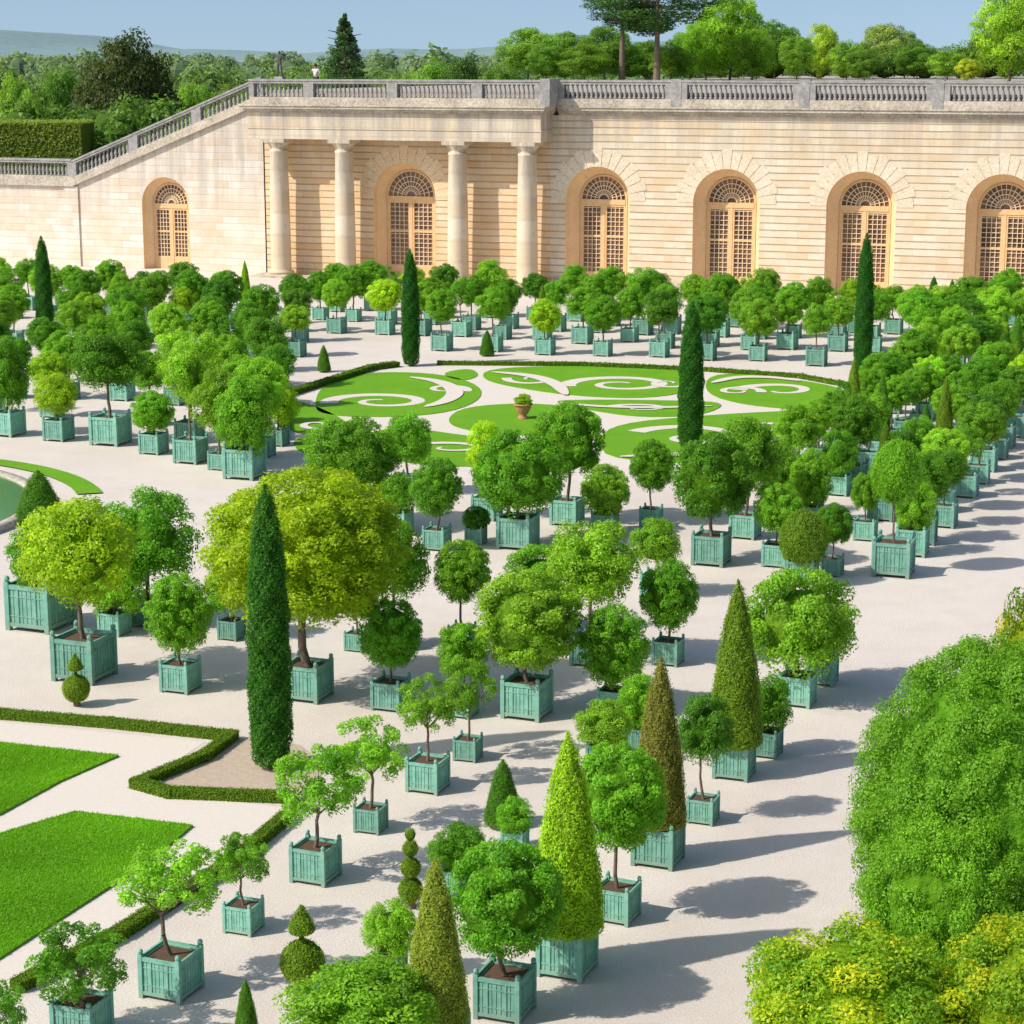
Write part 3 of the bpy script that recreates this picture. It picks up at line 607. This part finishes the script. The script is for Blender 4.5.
# ------------------------------------------------------------------ figures
def figure(name,joints,mat):
    me=bpy.data.meshes.new(name);names=list(joints);V=[joints[k][0] for k in names];E=[(names.index(joints[k][1]),names.index(k)) for k in names if joints[k][1]]
    me.from_pydata(V,E,[]);o=bpy.data.objects.new(name,me);col.objects.link(o)
    m=o.modifiers.new('skin','SKIN')
    for i,k in enumerate(names):
        r=joints[k][2];me.skin_vertices[0].data[i].radius=(r,r);me.skin_vertices[0].data[i].use_root=(i==0)
    o.modifiers.new('sub','SUBSURF').levels=2;o.modifiers['sub'].render_levels=2;me.materials.append(mat);return o
def pose(w=0.0):
    return {'pel':((0,0,.92),None,.14),'spine':((0,.0,1.15),'pel',.12),'chest':((0,.02,1.36),'spine',.16),'neck':((0,.02,1.53),'chest',.055),'head':((0,.0,1.64),'neck',.1),'crown':((0,.0,1.75),'head',.075),
    'shl':((.2,.02,1.43),'chest',.065),'ell':((.32+w,.05,1.18),'shl',.05),'wrl':((.22+w,-.13,1.0),'ell',.035),'hal':((.2+w,-.2,.96),'wrl',.035),
    'shr':((-.2,.02,1.43),'chest',.065),'elr':((-.36-w,.02,1.24),'shr',.05),'wrr':((-.3-w,-.14,1.42),'elr',.035),'har':((-.28-w,-.18,1.5),'wrr',.035),
    'hil':((.11,0,.86),'pel',.1),'knl':((.17,-.05,.48),'hil',.07),'anl':((.18,.0,.08),'knl',.045),'fol':((.19,-.14,.04),'anl',.04),
    'hir':((-.11,0,.86),'pel',.1),'knr':((-.15,.0,.48),'hir',.07),'anr':((-.16,.04,.08),'knr',.045),'for_':((-.17,-.1,.04),'anr',.04)}
sx,sy=loc2w(-68.6,-1.85)
S=ob('statue',None,(sx,sy,13.72),-AX,label='dark weathered standing statue on the balustrade corner',cat='statue')
o=figure('figure',pose(.12),BRONZE);o.parent=S;o.location=(0,0,.15)
A=Acc();A.box(-.32,.32,-.28,.28,0,.16);ob('pedestal',A.mesh('pedestal',[GREYS]),parent=S)
sx,sy=loc2w(-67.2,.9)
SKINM=simple('skin',(.42,.26,.18),(.48,.3,.21),5,.6,.05);SHIRT=simple('white_shirt',(.6,.6,.6),(.7,.7,.7),5,.8,.1);HAIR=simple('dark_hair',(.03,.02,.015),(.05,.035,.02),20,.7,.2);TRO=simple('dark_trousers',(.04,.05,.07),(.06,.07,.1),8,.9,.2)
Pn=ob('person',None,(sx,sy,12.9),-AX,label='person in white shirt standing behind the stone balustrade',cat='person')
o=figure('body',pose(),SKINM);o.parent=Pn
j=pose();sh={k:(j[k][0],j[k][1],j[k][2]+.02) for k in('pel','spine','chest','shl','ell','shr','elr')};o=figure('shirt',sh,SHIRT);o.parent=Pn
tr={k:(j[k][0],j[k][1],j[k][2]+.018) for k in('pel','hil','knl','anl','hir','knr','anr')};o=figure('trousers',tr,TRO);o.parent=Pn
A=Acc();A.lathe([(.1,1.64),(.108,1.72),(.095,1.8),(.05,1.85),(.001,1.86)],12,(0,.02,0));ob('hair',A.mesh('hair',[HAIR],True),parent=Pn)
# ------------------------------------------------------------------ background woods and trees
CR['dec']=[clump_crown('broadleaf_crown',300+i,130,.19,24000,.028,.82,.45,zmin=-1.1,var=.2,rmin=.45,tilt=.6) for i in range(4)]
def pinecrown(seed,tiers,n,spread,nj,lf,th):
    rg=np.random.default_rng(seed);A=Acc()
    for i in range(tiers):
        f=i/(tiers-1);z=-1+2*f;R=spread(f)
        for j in range(nj):
            a=rg.random()*6.28;c=np.array([math.cos(a)*R*.6,math.sin(a)*R*.6,z+rg.normal(0,.07)])
            m=n//(tiers*nj);d=sph(m,rg);P=c+d*np.array([R*.42,R*.42,th])*(.6+.45*rg.random(m))[:,None]
            A.leaves(P,d*.5+[0,0,.5],lf,.6,.4,0,np.clip(.4+.25*d[:,2]+rg.normal(0,.15,m),0,1),rg)  # top light painted into the tint: upper sides of tufts lighter
    return A.mesh('conifer_crown',[LEAF,CORE])
CR['pine']=[pinecrown(310,6,15000,lambda f:.6+.4*math.sin(f*3.1),8,.036,.2)]
CR['fir']=[pinecrown(311,12,12000,lambda f:1.0*(1-f)**.8+.1,7,.045,.11)]
def bgtree(u,vt,wpx,D,zg,c,kind='dec',vbot=None,name='broadleaf_tree',label='tall green broadleaf tree beyond the terrace'):
    x=(u-512)/2148*D;zt=Zat(D,vt);h=zt-zg;px=2148/D;r=wpx/2/px
    e=ob(name,None,(x,D,zg),rng.random()*6,label=label,cat='tree')
    zb=zg+h*.02 if vbot is None else Zat(D,vbot)
    hc=(zt-zb)/2
    if kind=='dec': ob('trunk',TRK[rng.integers(4)],(0,0,0),0,(min(r,hc)*.8,min(r,hc)*.8,h-hc),parent=e)
    else:
        A=Acc();A.tube((0,0,0),(0,0,h*.95),.36,.1,9);
        for k in range(18):
            a=rng.random()*6.28;z=h-hc*2+hc*1.8*k/18;A.tube((0,0,z),(math.cos(a)*r*.7,math.sin(a)*r*.7,z+.4),.1,.03,5)
        ob('trunk',A.mesh('trunk',[BARK]),parent=e)
    m=CR[kind];ob('crown',m[rng.integers(len(m))],(0,0,h-hc),0,(r,r,hc),parent=e,color=c)
g1=(.15,.31,.035);g2=(.21,.41,.045);g3=(.10,.21,.035);g4=(.33,.50,.06)
bgtree(126,30,122,222,0,(.095,.13,.035),label='large dark broadleaf tree behind the stair wall')
bgtree(345,20,50,235,0,(.07,.17,.055),'fir',90,'fir_tree','dark green fir rising behind the stone balustrade')
bgtree(657,-34,140,215,12.9,(.08,.19,.04),'pine',26,'pine_tree','tall pine with bare trunk and layered crown')
bgtree(622,-20,86,222,12.9,(.08,.18,.04),'pine',22,'pine_tree','tall dark pine with layered spreading crown')
for u,vt,w,D,c in[(528,28,70,240,g2),(565,32,70,236,g2),(605,26,70,232,g1),(730,-12,72,225,(.22,.46,.035)),(706,12,62,230,(.19,.42,.035)),(690,30,56,235,g2),(775,20,66,245,g1),(752,26,50,220,(.24,.46,.035)),(797,34,40,236,g2),
 (822,20,34,240,g4),(847,40,42,235,g2),(886,22,58,250,(.30,.42,.12)),(918,42,52,240,g1),(948,50,46,232,g2),(1010,-20,84,215,(.31,.52,.045)),(968,58,30,212,(.42,.52,.045)),(985,32,50,246,g1),(865,48,40,222,g1),(905,30,40,255,(.2,.34,.08)),
 (1060,20,80,225,g1),(645,40,66,244,g1),(585,44,60,222,g1),(545,44,50,225,g2),(1100,10,80,235,g2),(672,44,50,222,g2)]:
    bgtree(u,vt,w,D,12.9,c)
for u,vt,w,D,c in[(15,74,70,230,g2),(60,68,60,245,g1),(195,76,60,235,g2),(230,82,60,225,(.26,.38,.06)),(30,96,60,185,g1),(215,100,50,180,g2),(180,112,50,172,g1),(245,92,44,186,g1),(85,108,60,190,g3),(130,128,60,176,g2),(290,72,60,270,g1),(400,72,60,280,g2),(430,58,70,290,g2),(463,52,50,280,g3),(500,60,60,285,g1),(320,66,50,300,g2)]:
    bgtree(u,vt,w,D,0,c,label='green broadleaf tree in the wood behind the stair wall')
def wood(name,n,u0,u1,d0,d1,h0,h1,leafn,size,c,seed,zg=0,rf=.28):
    rg=np.random.default_rng(seed);A=Acc()
    for i in range(n):
        D=d0+(d1-d0)*rg.random();x=((u0+(u1-u0)*rg.random())-512)/2148*D;h=h0+(h1-h0)*rg.random();r=h*(rf+.14*rg.random())
        clump_crown('',rg.integers(1e6),16,.38,leafn,size,.72,.66,acc=A,off=(x,D,zg+h-r*1.1),sc=(r,r,r*1.1))
    ob(name,A.mesh(name,[LEAF,CORE]),color=c,kind='stuff')
wood('near_wood',90,-120,300,172,300,8.5,12.2,1500,.065,(.13,.26,.04),400)
wood('near_wood',120,-150,620,290,460,11,15.0,1000,.075,(.16,.28,.085),401)
wood('terrace_wood',70,505,1120,244,262,2.6,4.4,1100,.07,(.14,.28,.05),405,12.9,.42)
wood('far_wood',320,-250,1250,460,1100,14,18.0,320,.125,(.20,.30,.17),402)  # paler, bluer leaf colour paints in the distance haze
wood('distant_wood',280,-300,1350,1100,2400,16,23,130,.2,(.25,.35,.29),403)  # stronger distance haze painted into the leaf colour
def talledge(u0,u1,D,z,label):
    x0=(u0-512)/2148*D;x1=(u1-512)/2148*D;A=Acc();A.box(x0+.1,x1-.1,D+.1,D+5.9,0,z-.1,1);n=14000
    P=np.stack([x0+(x1-x0)*rng.random(n),D+rng.normal(0,.06,n),z*.4+z*.6*rng.random(n)],1);A.leaves(P,np.tile([0,-1.,.2],(n,1)),.12,.5,.5)
    P=np.stack([x0+(x1-x0)*rng.random(n),D+6*rng.random(n),z+rng.normal(0,.08,n)],1);A.leaves(P,np.tile([0,-.2,1.],(n,1)),.12,.4,.5,0,.5+.5*rng.random(n))
    ob('clipped_hedge',A.mesh('clipped_hedge',[LEAF,CORE]),color=(.19,.28,.035),label=label,cat='hedge')
talledge(-60,78,168,10.1,'tall clipped hedge with flat yellowish top')
nx,ny=120,16;V=[];F=[]
for j in range(ny):
    for i in range(nx):
        x=-3000+6000*i/(nx-1);y=2500+2400*j/(ny-1);f=math.sin(math.pi*min(1,j/(ny*.6))*.5)
        z=f*(34+10*math.sin(x*.0021+1)+7*math.sin(x*.0053)+3*math.sin(x*.019)+38*math.exp(-((x+1010)/210)**2)+2*rng.random())
        V.append((x,y,z-1))
for j in range(ny-1):
    for i in range(nx-1): F.append([j*nx+i,j*nx+i+1,(j+1)*nx+i+1,(j+1)*nx+i])
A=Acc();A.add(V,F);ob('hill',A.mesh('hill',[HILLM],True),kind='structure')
# ------------------------------------------------------------------ light, sky, camera
sc=bpy.context.scene
sc.view_settings.view_transform='Standard';sc.view_settings.look='None';sc.view_settings.exposure=0
EL=math.radians(42);az=(-.93,-.37);n=math.hypot(*az);az=(az[0]/n,az[1]/n)
w=bpy.data.worlds.new('World');sc.world=w;w.use_nodes=True;nt=w.node_tree;bg=nt.nodes['Background']
sky=nt.nodes.new('ShaderNodeTexSky');sky.sky_type='NISHITA';sky.sun_disc=False;sky.sun_elevation=EL;sky.sun_rotation=math.atan2(az[0],az[1])
sky.air_density=1.0;sky.dust_density=1.5;sky.ozone_density=1.0
tc=nt.nodes.new('ShaderNodeTexCoord');va=nt.nodes.new('ShaderNodeVectorMath');va.operation='ADD';va.inputs[1].default_value=(0,0,.14)
nt.links.new(tc.outputs['Generated'],va.inputs[0]);vn=nt.nodes.new('ShaderNodeVectorMath');vn.operation='NORMALIZE';nt.links.new(va.outputs[0],vn.inputs[0])
nt.links.new(vn.outputs[0],sky.inputs['Vector'])
nt.links.new(sky.outputs[0],bg.inputs[0]);bg.inputs[1].default_value=.15
l=bpy.data.lights.new('sun','SUN');l.energy=4.6;l.angle=math.radians(.8);l.color=(1,.945,.86)
so=bpy.data.objects.new('sun',l);d=Vector((-az[0]*math.cos(EL),-az[1]*math.cos(EL),-math.sin(EL)));so.rotation_euler=d.to_track_quat('-Z','Y').to_euler();so.location=(-30,0,60);col.objects.link(so)
cam=bpy.data.cameras.new('camera');cam.sensor_width=36;cam.lens=36*FPX/1024;cam.clip_end=20000;cam.clip_start=.5
co=bpy.data.objects.new('camera',cam);co.location=(0,0,H);co.rotation_euler=(math.pi/2-TH,0,0);col.objects.link(co);sc.camera=co
